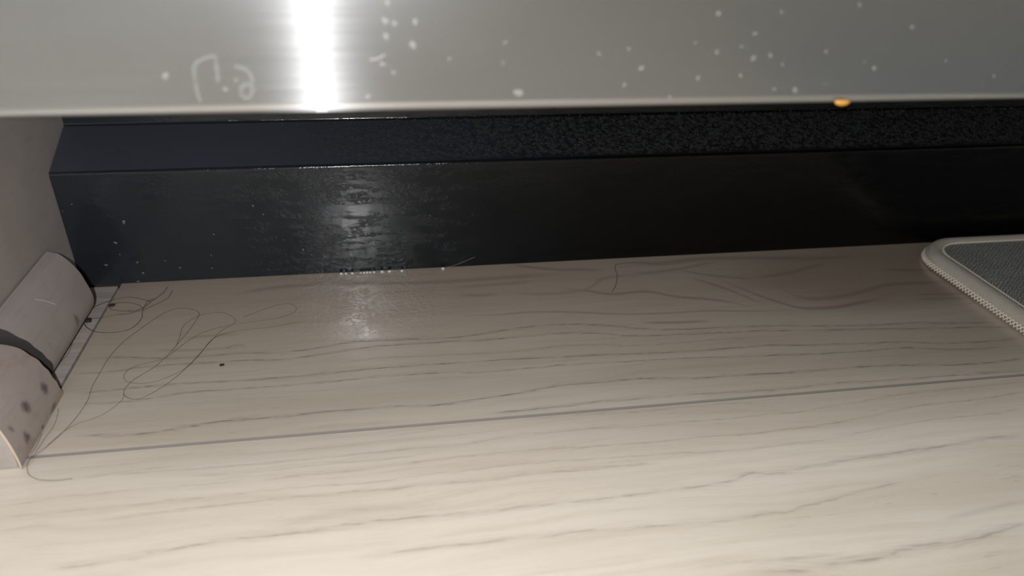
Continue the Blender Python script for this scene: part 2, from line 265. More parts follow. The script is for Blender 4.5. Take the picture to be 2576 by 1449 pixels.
# ------------------------------------------------------------------ materials
def wood_material(name, lines, seed, knot=False, LINE=.85):
    M = NT(name)
    tc = M.n('ShaderNodeTexCoord'); P = tc.outputs['Object']
    sep = M.n('ShaderNodeSeparateXYZ'); M.l(P, sep.inputs[0]); X, Y = sep.outputs[0], sep.outputs[1]
    # slow warp that lets the fine fibres wander with the figure
    warp = M.noise(M.coord((9, 26, 1), (seed, 0, 0)), 1, 2)
    yw = M.math('MULTIPLY_ADD', warp, .016, Y)
    cb = M.n('ShaderNodeCombineXYZ'); M.l(X, cb.inputs[0]); M.l(yw, cb.inputs[1]); cb.inputs[2].default_value = seed
    def fib(sx, sy, det=3, rough=.55):
        mp = M.n('ShaderNodeMapping'); mp.inputs['Scale'].default_value = (sx, sy, 1); M.l(cb.outputs[0], mp.inputs[0])
        return M.noise(mp.outputs[0], 1, det, rough)
    broad = fib(5, 55, 3); med = fib(16, 330, 3); fine = fib(60, 1900, 2, .7); pores = fib(95, 2600, 2, .6)
    dashes = M.rng(fib(70, 1500, 2, .6), .42, .58, 0, 1)
    strands = M.rng(fib(80, 3600, 2, .6), .56, .66, 0, 1)
    rag = M.math('MULTIPLY_ADD', M.noise(M.coord((160, 900, 1), (seed, 3, 0)), 1, 2), .0016, -.0008)
    xn = M.math('MULTIPLY_ADD', X, 1/.8, .25)         # x -.2 .. .6  ->  0 .. 1
    yr = M.math('ADD', Y, rag)
    acc = None
    for (wd, st, soft, pts) in lines:
        fc = M.n('ShaderNodeFloatCurve'); c = fc.mapping.curves[0]
        q = [((x+.2)/.8, y/.45) for x, y in pts]
        c.points[0].location = q[0]; c.points[1].location = q[-1]
        for a in q[1:-1]: c.points.new(*a)
        fc.mapping.extend = 'HORIZONTAL'; fc.mapping.update()
        M.l(xn, fc.inputs['Value'])
        d = M.math('ABSOLUTE', M.math('MULTIPLY_ADD', fc.outputs[0], -.45, yr if not soft else Y))
        xa, xb = pts[0][0], pts[-1][0]
        half = (xb-xa)/2
        end = M.rng(M.math('ABSOLUTE', M.math('SUBTRACT', X, (xa+xb)/2)), half-.006 if not soft else half*.55, half+.004, st, 0)
        if soft:
            v = M.rng(d, 0, wd*1.15, .75, 0)
        else:
            core = M.math('MULTIPLY', M.rng(d, wd*.12, wd*.5, 1, 0), dashes)
            v = M.math('MAXIMUM', M.rng(d, 0, wd*1.4, .24, 0), core)
            v = M.math('MAXIMUM', v, M.math('MULTIPLY', M.rng(d, wd*.5, wd*2.2, .75, 0), strands))
        v = M.math('MULTIPLY', v, end)
        acc = v if acc is None else M.math('MAXIMUM', acc, v)
    base = M.mix(M.rng(broad, .3, .7, 0, 1), WOOD_A, WOOD_B)
    base = M.mix(M.rng(med, .42, .75, 0, .30), base, WOOD_C)
    base = M.mix(M.rng(fine, .5, .8, 0, .30), base, WOOD_D)
    thin = M.math('MULTIPLY', M.rng(pores, .66, .74, 0, .55), M.rng(broad, .35, .6, 0, 1))
    base = M.mix(thin, base, WOOD_E)
    if knot:   # the heart of the cathedral figure and the browner back of the board
        k = M.n('ShaderNodeVectorMath', operation='SUBTRACT'); M.l(P, k.inputs[0]); k.inputs[1].default_value = (.262, .335, 0)
        k2 = M.n('ShaderNodeVectorMath', operation='DIVIDE'); M.l(k.outputs[0], k2.inputs[0]); k2.inputs[1].default_value = (.085, .038, 1)
        k3 = M.n('ShaderNodeVectorMath', operation='LENGTH'); M.l(k2.outputs[0], k3.inputs[0])
        base = M.mix(M.rng(k3.outputs['Value'], .5, 1.3, .55, 0), base, (.24, .175, .135))
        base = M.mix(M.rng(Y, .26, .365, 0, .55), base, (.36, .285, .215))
    if acc is not None: base = M.mix(M.math('MULTIPLY', acc, LINE), base, WOOD_F)
    damp = M.math('MULTIPLY', M.rng(Y, .285, .325, 0, 1), M.rng(M.math('ABSOLUTE', M.math('ADD', X, .012)), .02, .06, 1, 0))   # wet patch at the foot of the plate
    M.set(Base_Color=base, Roughness=M.math('MULTIPLY', M.rng(fine, .2, .8, .17, .25), M.rng(damp, 0, 1, 1, .62)), Specular_IOR_Level=.5)
    wet = M.math('MULTIPLY', M.math('MULTIPLY', M.rng(M.noise(M.coord((330, 330, 330)), 1, 3, .6), .48, .62, 0, 1), damp), 1.3)
    h = M.math('ADD', M.math('MULTIPLY', fine, .5), M.math('MULTIPLY', M.noise(M.coord((1, 1, 1)), 900, 2), .35))
    if acc is not None: h = M.math('SUBTRACT', h, acc)
    h = M.math('ADD', h, wet)
    M.bump(h, .35, .00012)
    return M.m
WOOD_A = (.605, .533, .455); WOOD_B = (.540, .465, .385); WOOD_C = (.43, .355, .270)
WOOD_D = (.40, .33, .26); WOOD_E = (.22, .16, .12); WOOD_F = (.150, .115, .095)
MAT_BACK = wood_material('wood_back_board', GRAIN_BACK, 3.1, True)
MAT_FRONT = wood_material('wood_front_board', GRAIN_FRONT, 11.7, False, .6)
MAT_OTHER = wood_material('wood_other_board', [], 23.3)

def simple(name, col, rough=.5, metal=0, spec=.5, **kw):
    M = NT(name); M.set(Base_Color=col, Roughness=rough, Metallic=metal, Specular_IOR_Level=spec, **kw); return M.m

def steel():
    M = NT('brushed_steel')
    tc = M.n('ShaderNodeTexCoord'); mp = M.n('ShaderNodeMapping'); mp.inputs['Scale'].default_value = (16, 16, 2600)
    M.l(tc.outputs['Object'], mp.inputs[0]); br = M.noise(mp.outputs[0], 1, 3, .7)
    cloud = M.noise(M.coord((14, 14, 30)), 1, 3)
    tg = M.n('ShaderNodeTangent', direction_type='UV_MAP', uv_map='UVMap')
    gl = []
    for rough, an in ((.20, .0), (.190, 1.0), (.44, .80)):
        g = M.n('ShaderNodeBsdfAnisotropic'); g.distribution = 'GGX'
        g.inputs['Anisotropy'].default_value = an; g.inputs['Rotation'].default_value = STEEL_ROT
        M.l(tg.outputs[0], g.inputs['Tangent'])
        M.l(M.math('MULTIPLY_ADD', cloud, .03, rough-.015), g.inputs['Roughness'])
        g.inputs['Color'].default_value = (.52, .53, .545, 1)
        gl.append(g)
    mx = M.n('ShaderNodeMixShader'); mx.inputs[0].default_value = .030
    M.l(gl[0].outputs[0], mx.inputs[1]); M.l(gl[1].outputs[0], mx.inputs[2])
    m3 = M.n('ShaderNodeMixShader'); m3.inputs[0].default_value = .16; M.l(mx.outputs[0], m3.inputs[1]); M.l(gl[2].outputs[0], m3.inputs[2]); mx = m3
    brush = M.noise(M.coord((22, 22, 1500)), 1, 4, .7)
    M.l(M.mix(M.rng(brush, .3, .7, 0, 1), (.40, .41, .42), (.64, .65, .665)), gl[2].inputs['Color'])
    # a thin greasy film: faint diffuse scatter
    df = M.n('ShaderNodeBsdfDiffuse'); df.inputs[0].default_value = (.55, .55, .53, 1)
    mx2 = M.n('ShaderNodeMixShader'); M.l(M.math('MULTIPLY_ADD', cloud, .02, STEEL_FILM), mx2.inputs[0])
    M.l(mx.outputs[0], mx2.inputs[1]); M.l(df.outputs[0], mx2.inputs[2])
    bp = M.n('ShaderNodeBump'); bp.inputs['Strength'].default_value = .5; bp.inputs['Distance'].default_value = .00003
    M.l(br, bp.inputs['Height'])
    for g in gl: M.l(bp.outputs[0], g.inputs['Normal'])
    M.l(mx2.outputs[0], M.out.inputs[0])
    return M.m
STEEL_ROT = 0.0; STEEL_FILM = .012
MAT_STEEL = steel()

def kick():
    M = NT('black_kick_plate')
    P = M.coord()
    n1 = M.noise(M.coord((160, 160, 330)), 1, 4, .6)          # smudges
    n2 = M.noise(M.coord((30, 30, 2600)), 1, 2, .6)
    n3 = M.noise(M.coord((26, 26, 26)), 1, 2)
    smear = M.math('MULTIPLY', M.rng(n1, .42, .72, 0, 1), M.rng(n3, .35, .65, .2, 1))
    grain = M.noise(M.coord((1, 1, 1)), 2600, 2)
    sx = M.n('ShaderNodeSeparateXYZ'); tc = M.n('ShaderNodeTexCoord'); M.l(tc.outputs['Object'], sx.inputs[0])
    left_glare = M.math('MULTIPLY', M.rng(M.math('MULTIPLY_ADD', n3, .10, sx.outputs[0]), -.09, .20, 1, .0), .9)  # veiling glare and light falloff painted into the albedo, brighter at left
    nb = M.noise(M.coord((400, 400, 640), (2, 0, 5)), 1, 4, .65)          # water marks: low ridges, mostly lengthways
    band = M.noise(M.coord((70, 70, 300), (0, 0, 2)), 1, 2)
    marks = M.math('MULTIPLY', M.rng(nb, .40, .66, 0, 1), M.rng(band, .40, .62, .1, 1))
    M.set(Base_Color=M.mix(left_glare, (.0022, .0024, .0028), (.0200, .0245, .0300)),
          Roughness=M.rng(smear, 0, 1, .13, .19), Specular_IOR_Level=M.rng(left_glare, 0, 1, .34, .5))
    h = M.math('ADD', M.math('MULTIPLY', marks, 1.0), M.math('MULTIPLY', grain, .10))
    M.bump(h, .36, .00016)
    return M.m
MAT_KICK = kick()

def ledge():
    M = NT('black_dusty_ledge')
    tc = M.n('ShaderNodeTexCoord'); sep = M.n('ShaderNodeSeparateXYZ'); M.l(tc.outputs['Object'], sep.inputs[0])
    along = M.rng(sep.outputs[0], -.06, .04, .04, 1)
    back = M.rng(sep.outputs[1], .3665, .3705, 0, 1)
    f = M.noise(M.coord((1, 1, 1)), 380, 4, .75); g = M.noise(M.coord((1, 1, 1)), 1300, 2, .6)
    clump = M.math('MULTIPLY', M.rng(M.math('MULTIPLY_ADD', g, .35, f), .60, .86, 0, 1), M.math('MULTIPLY', along, back))
    col = M.mix(clump, M.mix(M.rng(sep.outputs[0], -.09, .12, 0, 1), (.050, .056, .074), (.009, .0095, .011)), (.027, .028, .029))  # clumps are dust; the paler, bluer left is glare put into the colour
    M.set(Base_Color=col, Roughness=M.rng(clump, 0, .4, .42, .95))
    M.bump(M.math('ADD', M.math('MULTIPLY', clump, 1.0), M.math('MULTIPLY', g, .15)), .5, .0004)
    return M.m
MAT_LEDGE = ledge()

def taupe(name, col, spots=None, scr=None, dirt=0):
    M = NT(name)
    n = M.noise(M.coord((50, 50, 50)), 1, 4, .6); n2 = M.noise(M.coord((500, 60, 500)), 1, 3)
    c = M.mix(M.rng(n, .3, .7, 0, .5), col, tuple(a*b for a, b in zip(col, (.84, .82, .80))))
    c = M.mix(M.rng(n2, .5, .75, 0, .14), c, (.2, .17, .15))
    if dirt: c = M.mix(M.rng(M.noise(M.coord((90, 60, 90), (3, 1, 0)), 1, 4, .7), .50, .72, 0, dirt), c, (.30, .20, .13))
    if spots: c = M.mix(M.spots(None, spots), c, (.105, .075, .08))
    if scr: c = M.mix(M.spots(None, scr), c, (.55, .50, .46))
    M.set(Base_Color=c, Roughness=.5)
    M.bump(M.noise(M.coord(), 1500, 2), .25, .0001)
    return M.m
TA = (.43, .375, .355)
MAT_PANEL = taupe('taupe_side_panel', (.41, .365, .345))
MAT_TRIM_REAR = taupe('taupe_rear_moulding', TA, [(-.1345, .318, .0095, .004, .0028, .0042, .6), (-.138, .2905, .0135, .004, .0024, .003, .55)])
MAT_TRIM_FRONT = taupe('taupe_front_moulding', (.44, .37, .335), [
    (-.1305, .2665, .0095, .004, .0030, .0030, .85), (-.1315, .2517, .0118, .004, .0032, .0030, .85),
    (-.1300, .2425, .0052, .004, .0028, .0030, .9), (-.1300, .2385, .0125, .003, .0016, .0022, .6),
    (-.1285, .2655, .0012, .003, .004, .0016, .7), (-.1290, .2535, .0012, .002, .0015, .0010, .9)], dirt=.5)
MAT_TRIM_RETURN = taupe('taupe_return_moulding', (.42, .37, .34), dirt=.3)
MAT_CUT = simple('raw_cut_edge', (.62, .50, .38), .7)
MAT_SCRATCH = simple('pale_scratch', (.60, .55, .52), .7)
MAT_STRIP = NT('pale_floor_edging')
_n = MAT_STRIP.noise(MAT_STRIP.coord((40, 420, 1)), 1, 3)
MAT_STRIP.set(Base_Color=MAT_STRIP.mix(MAT_STRIP.rng(_n, .4, .7, 0, .55), (.56, .50, .47), (.36, .30, .26)), Roughness=.3)
MAT_STRIP = MAT_STRIP.m
MAT_GROOVE = simple('grey_bevel', (.21, .185, .175), .8)
MAT_GAP = simple('dark_joint', (.10, .075, .075), .8)
MAT_BLACK = simple('matte_black', (.01, .01, .012), .6)
MAT_HAIR = simple('dark_hair', (.10, .075, .055), .35)
MAT_WALL = simple('painted_wall', (.62, .62, .58), .8)
MAT_CEIL = simple('white_ceiling', (.75, .75, .73), .9)
MAT_CRUMB = simple('black_crumb', (.03, .02, .02), .7)
MAT_ORANGE = simple('orange_grease', (.62, .30, .05), .4)
MAT_YELLOW = simple('yellow_crumb', (.30, .20, .05), .6)
MAT_FIBRE = simple('grey_fibre', (.20, .20, .21), .4)

def water():
    M = NT('milky_glint_water'); M.set(Base_Color=(.92, .94, .96), Roughness=.08, IOR=1.33, Transmission_Weight=.35); return M.m  # pale milky base colour stands in for the beads' flash glints
MAT_WATER = water()
def film(name, col, alpha, rough=.5):
    M = NT(name); M.set(Base_Color=col, Roughness=rough, Alpha=alpha); return M.m
MAT_DROP = film('dried_splash', (.62, .60, .56), .2, .45)
MAT_SMEAR = film('greasy_smear', (.75, .76, .74), .045, .6)
MAT_PDROP = simple('dusty_splash', (.11, .11, .115), .3)

# ------------------------------------------------------------------ the room
def structure(name, me, mat, parent=None, label=None):
    return new_obj(name, me, parent, kind='structure', mat=mat, label=label)
floor = structure('floor', box_mesh('floor', -1.5, 2.0, -1.8, .95, -.06, -.0052), MAT_GAP)
W, JY = .184, .2379
def plank(y0, y1, x0, x1, mat):
    b = .0007; g = .0001
    prof = [(y0+g, -.005), (y0+g, -b*.7), (y0+g+b, 0), (y1-g-b, 0), (y1-g, -b*.7), (y1-g, -.005)]
    bm = bmesh.new()
    A = [bm.verts.new((x0+g, *p)) for p in prof]; B = [bm.verts.new((x1-g, *p)) for p in prof]
    for i in range(len(prof)): bm.faces.new((A[i], A[(i+1) % 6], B[(i+1) % 6], B[i]))
    bm.faces.new(A); bm.faces.new(B)
    o = new_obj('plank', bm_mesh(bm, 'plank'), floor, mat=mat)
    o.data.materials.append(MAT_GROOVE)
    for p in o.data.polygons:
        if abs(p.normal.z) < .9: p.material_index = 1
    return o
# the two boards the photograph shows, then their neighbours
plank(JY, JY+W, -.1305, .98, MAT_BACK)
plank(JY-W, JY, -.62, .60, MAT_FRONT)
plank(JY-W, JY, .60, 1.82, MAT_OTHER); plank(JY-W, JY, -1.5, -.62, MAT_OTHER)
for r in range(2, 12):
    y = JY-W*r; off = (r*.47) % 1.22
    xs = [-1.5] + [v for v in [-1.5+off+1.22*k for k in range(4)] if -1.4 < v < 1.9] + [2.0]
    for a, b_ in zip(xs[:-1], xs[1:]): plank(max(y, -1.8), y+W, a, b_, MAT_OTHER)
# cut edge of the floor beside the cabinet, with the pale sealing strip that fills it
structure('trim_1', extrude_x('edging', [(.2384, -.0009), (.3690, -.0009), (.3690, -.004), (.2384, -.004)], -.149, -.1322, True), MAT_STRIP, label='pale floor edging strip')
structure('ceiling', box_mesh('ceiling', -1.5, 2.0, -1.8, .95, 2.4, 2.45), MAT_CEIL)
structure('wall_back', box_mesh('wall_back', -1.5, 2.0, -1.85, -1.8, -.06, 2.4), MAT_WALL)
structure('wall_left', box_mesh('wall_left', -1.55, -1.5, -1.8, .95, -.06, 2.4), MAT_WALL)
structure('wall_right', box_mesh('wall_right', 2.0, 2.05, -1.8, .95, -.06, 2.4), MAT_WALL)
structure('wall_front', box_mesh('wall_front', -1.5, 2.0, .95, 1.0, -.06, 2.4), MAT_WALL)

# ------------------------------------------------------------------ appliance
appl = new_obj('kitchen_appliance', None, label='brushed stainless steel kitchen appliance standing over a recessed black kick plate', cat='appliance')
appl.location = (0, 0, 0)
DX0, DX1, DY, DZ = -.1465, .4535, .19, .1345
r = .0030
prof = round_poly([(DY, .72), (DY, DZ), (DY+.020, DZ+.0002), (DY+.020, DZ+.010)], [0, r, .0005, 0], 8)
prof = [(DY+.035, .72)] + [tuple(p) for p in prof] + [(DY+.035, DZ+.010)]
door = new_obj('door', extrude_x('door', prof, DX0, DX1, True), appl, mat=MAT_STEEL)
new_obj('body', box_mesh('body', DX0, DX1, DY+.045, .90, .125, .82, .002), appl, mat=MAT_BLACK)
new_obj('top_panel', box_mesh('top_panel', DX0, DX1, DY+.01, .90, .822, .85, .003), appl, mat=MAT_STEEL)
hd = new_obj('handle', tube_mesh('handle', [(DX0+.05, DY-.04, .66), (DX1-.05, DY-.04, .66)], .009, 16), door, mat=MAT_STEEL)
for x in (DX0+.08, DX1-.08):
    new_obj('handle_post', tube_mesh('handle_post', [(x, DY-.04, .66), (x, DY+.001, .66)], .006, 12), door, mat=MAT_STEEL)

# kick plate: one bent sheet - face, sloping ledge, riser
KX0, KX1 = -.1488, .4535
kp = round_poly([(.3695, .0002), (.3655, .0600), (.3965, .0735), (.3965, .1240)], [0, .0019, .0016, 0], 8)
sheet = [tuple(p) for p in kp]
# split into three meshes so that the ledge with its dust is a part of its own
iA = 9
iB = 10
def plate(seg):
    q = []                                   # support points beside each bend keep the flats flat-shaded
    for i, p in enumerate(seg):
        if i and (Vector(p)-Vector(seg[i-1])).length > .004:
            a, c = Vector(seg[i-1]), Vector(p); u = (c-a).normalized()*.0003
            q += [tuple(a+u), tuple(c-u)]
        q.append(p)
    off = []
    for i, p in enumerate(q):
        t = (Vector(q[min(i+1, len(q)-1)])-Vector(q[max(i-1, 0)])).normalized()
        off.append((p[0]+t.y*.0009, p[1]-t.x*.0009))
    return q+off[::-1]
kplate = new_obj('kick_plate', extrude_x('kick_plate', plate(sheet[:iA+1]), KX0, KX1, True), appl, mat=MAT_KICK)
ld = new_obj('ledge', extrude_x('ledge', plate(sheet[iA:iB+1]), KX0, KX1, True), kplate, mat=MAT_LEDGE)
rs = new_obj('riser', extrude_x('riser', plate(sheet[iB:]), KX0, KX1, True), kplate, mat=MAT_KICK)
# lint lying on the ledge
rnd = random.Random(4)
bm = bmesh.new()
SLX = Vector((0, .0310, .0135)).normalized(); NRM = Vector((0, -.0135, .0310)).normalized()
for k in range(3800):
    x = -.06+.51*rnd.random()
    if rnd.random() > min(1, max(.03, (x+.06)/.10)): continue
    t = .0035+.0290*rnd.random()
    c = Vector((x, .3658, .0604))+SLX*t+NRM*(.0005+.0009*rnd.random()**3)
    a = rnd.random()*6.28; d1 = (Vector((1, 0, 0))*math.cos(a)+SLX*math.sin(a)); d2 = NRM.cross(d1)
    L_ = .0002+.0007*rnd.random()**2; w_ = .00010+.00022*rnd.random(); hgt = NRM*(.0002+.0004*rnd.random())
    q = [c-d1*L_, c+d2*w_, c+d1*L_, c-d2*w_]; vs = [bm.verts.new(p) for p in q]; tp = bm.verts.new(c+hgt)
    for i in range(4): bm.faces.new((vs[i], vs[(i+1) % 4], tp))
lint = new_obj('lint', bm_mesh(bm, 'lint'), kplate, kind='stuff', mat=simple('grey_lint', (.034, .035, .036), .9))

# dried splashes on the door and on the plate
def blob_mesh(name, rr, thick, seed):
    rn = random.Random(seed); bm = bmesh.new(); n = 12; ph = rn.random()*6.28; el = 1+.35*rn.random(); tl = rn.random()*3.14
    rings = []
    for f, h in ((1, 0), (.82, .7), (.4, 1)):
        ring = []
        for k in range(n):
            a = 2*math.pi*k/n; q = rr*f*(1+.16*math.sin(2*a+ph)+.10*math.sin(3*a+2*ph))
            u, v = q*math.cos(a)*el, q*math.sin(a)
            ring.append(bm.verts.new((u*math.cos(tl)-v*math.sin(tl), -thick*h, u*math.sin(tl)+v*math.cos(tl))))
        rings.append(ring)
    for A, B in zip(rings, rings[1:]):
        for k in range(n): bm.faces.new((A[k], A[(k+1) % n], B[(k+1) % n], B[k]))
    bm.faces.new(rings[-1]); return bm_mesh(bm, name, True)
DD = [(0.0627, 0.1496, 5), (0.0552, 0.1484, 5), (0.0665, 0.1448, 8), (0.0625, 0.1407, 6), (0.082, 0.1422, 7), (0.08, 0.151, 4), (0.085, 0.158, 8), (0.0861, 0.1487, 7), (0.0956, 0.1532, 6), (0.0926, 0.15, 5), (0.0963, 0.1471, 9), (0.1009, 0.1477, 7), (0.0936, 0.1427, 6), (0.1047, 0.1454, 5), (0.1017, 0.1584, 5), (0.1037, 0.1391, 6), (0.1162, 0.1486, 6), (0.1312, 0.1442, 8), (0.1278, 0.1459, 4), (0.1392, 0.1547, 7), (0.1519, 0.146, 5), (0.168, 0.1418, 6), (0.1626, 0.1361, 5), (0.1652, 0.1393, 3), (0.118, 0.1401, 3), (0.1201, 0.1404, 2), (0.1251, 0.1402, 3), (0.1227, 0.1602, 6), (0.1097, 0.1387, 11), (0.075, 0.1375, 5), (0.0032, 0.1563, 10), (0.0053, 0.1557, 8), (0.0101, 0.1561, 9), (0.0032, 0.1528, 9), (0.0094, 0.1508, 11), (0.0039, 0.1603, 8), (0.0021, 0.1464, 7), (-0.0018, 0.1387, 8), (0.0181, 0.1475, 5), (0.0311, 0.1465, 4), (0.0352, 0.1391, 13), (-0.0318, 0.143, 5), (-0.0345, 0.1409, 7), (-0.0472, 0.1442, 9), (0.0046, 0.1444, 6), (0.0316, 0.1513, 5)]
for i, (x, z, s) in enumerate(DD):
    o = new_obj('dried_drop', blob_mesh('dried_drop', s*.00007, .00005, i), door, mat=MAT_DROP); o.location = (x, DY-.00002, z)
KD = [(-0.0822, 0.0259, 5), (-0.1275, 0.017, 4), (-0.1205, 0.0121, 6), (-0.1075, 0.0124, 4), (-0.1012, 0.0079, 5), (-0.086, 0.0068, 5), (-0.119, 0.0059, 6), (-0.1223, 0.0007, 6), (-0.1351, 0.0114, 7), (-0.0853, 0.0141, 4), (-0.1426, 0.0447, 4), (-0.1474, 0.0413, 3), (-0.122, 0.0344, 9), (-0.1281, 0.0235, 7), (-0.0617, 0.0406, 6), (-0.0574, 0.0357, 5), (-0.0494, 0.021, 3), (-0.0406, 0.015, 5), (-0.0367, 0.0119, 3), (0.0458, 0.0312, 3), (0.024, 0.0318, 3), (-0.0303, 0.0105, 4)]
for i, (x, z, s) in enumerate(KD):
    o = new_obj('dried_drop', blob_mesh('dried_drop', s*.00009, .00015, 100+i), kplate, mat=MAT_PDROP)
    z = max(z, .0012)
    o.location = (x, .3695-.004*z/.06-.0005, z)
SM = {'finger': [(-0.0404, 0.1381), (-0.0408, 0.1402), (-0.0409, 0.1431), (-0.0407, 0.1459), (-0.0397, 0.1473), (-0.0379, 0.1481), (-0.036, 0.1485), (-0.0356, 0.1476), (-0.0357, 0.1455), (-0.0358, 0.1427)], 'ringmark': [(-0.0317, 0.1462), (-0.0299, 0.1458), (-0.0285, 0.1444), (-0.0282, 0.1415), (-0.0288, 0.1397), (-0.0299, 0.1388), (-0.0309, 0.1394), (-0.0311, 0.1408), (-0.0298, 0.1421), (-0.0285, 0.1415)], 'arc': [(-0.0009, 0.1475), (0.0011, 0.1477), (0.0028, 0.1487)]}
for k, pts in SM.items():
    pp = catmull([(x, DY-.00003, z) for x, z in pts], 5)
    me = tube_mesh(k, pp, .00042 if k != 'arc' else .00022, 8)
    for v in me.vertices: v.co.y = DY-.00003+(v.co.y-DY)*.05
    new_obj('finger_smear', me, door, mat=MAT_SMEAR if k != 'arc' else MAT_DROP)
o = new_obj('orange_smear', blob_mesh('orange_smear', .0022, .0004, 5), door, label='small orange grease smear on the lower edge', mat=MAT_ORANGE)
o.location = (.1241, DY-.0001, .1351); o.scale = (1, 1, .28)

# ------------------------------------------------------------------ base cabinet at the left
cab = new_obj('base_cabinet', None, label='taupe base cabinet whose side panel closes the recess at the left', cat='cabinet')
new_obj('side_panel', box_mesh('side_panel', -.165, -.149, .2475, .90, -.0045, .86, .0003), cab, mat=MAT_PANEL)
new_obj('toe_board', box_mesh('toe_board', -.80, -.1652, .2475, .262, -.0045, .12, .0003), cab, mat=MAT_PANEL)
new_obj('carcass', box_mesh('carcass', -.80, -.1655, .2625, .90, .121, .86, .001), cab, mat=MAT_PANEL)
cdoor = new_obj('door', box_mesh('cabinet_door', -.795, -.152, .205, .2465, .125, .80, .002), cab, mat=MAT_PANEL)
new_obj('worktop', box_mesh('worktop', -.82, -.148, .19, .92, .862, .90, .003), cab, mat=simple('stone_worktop', (.25, .24, .23), .3))

# mouldings (quarter-round against the cabinet foot)
PR = [(-.1482, .0327), (-.1450, .0318), (-.1432, .0309), (-.1399, .0271), (-.1369, .0219), (-.1354, .0169), (-.1344, .0131), (-.1338, .0089), (-.1345, .0045), (-.1372, .0006), (-.1482, .0004)]
PF = [(-.1478, .0262), (-.1420, .0250), (-.1375, .0222), (-.1344, .0189), (-.1321, .0152), (-.1303, .0108), (-.1292, .0066), (-.1286, .0031), (-.1284, .0003), (-.1478, .0003)]
def sweep_y(name, P, y_a, y_b, steps=4):
    """profile of (x, z); y_a / y_b give each end's y as a function of the profile point"""
    bm = bmesh.new(); n = len(P)
    P2 = [tuple(p) for p in P]
    rows = []
    for i in range(steps+1):
        t = i/steps; rows.append([bm.verts.new((p[0], y_a(p)*(1-t)+y_b(p)*t, p[1])) for p in P2])
    for A, B in zip(rows, rows[1:]):
        for k in range(n): bm.faces.new((A[k], A[(k+1) % n], B[(k+1) % n], B[k]))
    bm.faces.new(rows[0]); bm.faces.new(rows[-1])
    me = bm_mesh(bm, name); set_auto(me, 38); return me
def smooth_prof(P, k):
    out = catmull([(x, 0, z) for x, z in P[:k]], 4)
    return [(v.x, v.z) for v in out]+list(P[k:])
PRs = smooth_prof(PR, 10); PFs = smooth_prof(PF, 9)
def wav(z): return .0003*math.sin(z*900)
rear = new_obj('quarter_round_moulding', sweep_y('rear_moulding', PRs, lambda p: .2892-.0135*p[1]/.0327+wav(p[1]), lambda p: .3408), None,
    'taupe quarter-round moulding length nearer the black kick plate, with a pale scratch', 'moulding', mat=MAT_TRIM_REAR)
rear.data.materials.append(simple('dark_cut_end', (.055, .048, .048), .9))
for p in rear.data.polygons:
    if p.normal.y < -.6: p.material_index = 1
sc_pts = [(-.1410, .3032, .0287), (-.1400, .3052, .0273), (-.1389, .3072, .0254), (-.1378, .3090, .0234), (-.1372, .3100, .0222)]
me = tube_mesh('scratch', catmull([(x+.0001, y, z+.0001) for x, y, z in sc_pts], 4), .00028, 6, flat=.4)
new_obj('scratch', me, rear, mat=MAT_SCRATCH)
YM = .2322
front = new_obj('quarter_round_moulding', sweep_y('front_moulding', PFs, lambda p: YM+(-.1284-p[0])*.55, lambda p: .2758-.0012*min(1, p[1]/.008)+wav(p[1]*1.3)), None,
    'stained taupe quarter-round moulding length with dark knots, mitred at the cabinet corner', 'moulding', mat=MAT_TRIM_FRONT)
# exposed raw edge of the mitre cut
ce = [( -.1284-.0001, YM-.0002, .0004)]
pts = [(p[0], YM+(-.1284-p[0])*.55-.0002, p[1]) for p in PFs if p[1] > .0003 and p[0] > -.1465]
new_obj('cut_edge', tube_mesh('cut_edge', pts, .00042, 6), front, label='pale raw cut edge', mat=MAT_CUT)
# return length along the cabinet's front
bm = bmesh.new(); n = len(PFs); A = []; B = []
for (x, z) in PFs:
    d = -.1286-x           # distance back from the outer face
    A.append(bm.verts.new((-.1296-d*.8, YM+.0004+d*.70, z))); B.append(bm.verts.new((-.42, YM+.0004+d*.70, z)))
for k in range(n): bm.faces.new((A[k], A[(k+1) % n], B[(k+1) % n], B[k]))
bm.faces.new(A); bm.faces.new(B)
me = bm_mesh(bm, 'return_moulding'); set_auto(me, 38)
new_obj('quarter_round_moulding', me, None, 'moulding length running along the cabinet front, left of the mitred corner', 'moulding', mat=MAT_TRIM_RETURN)

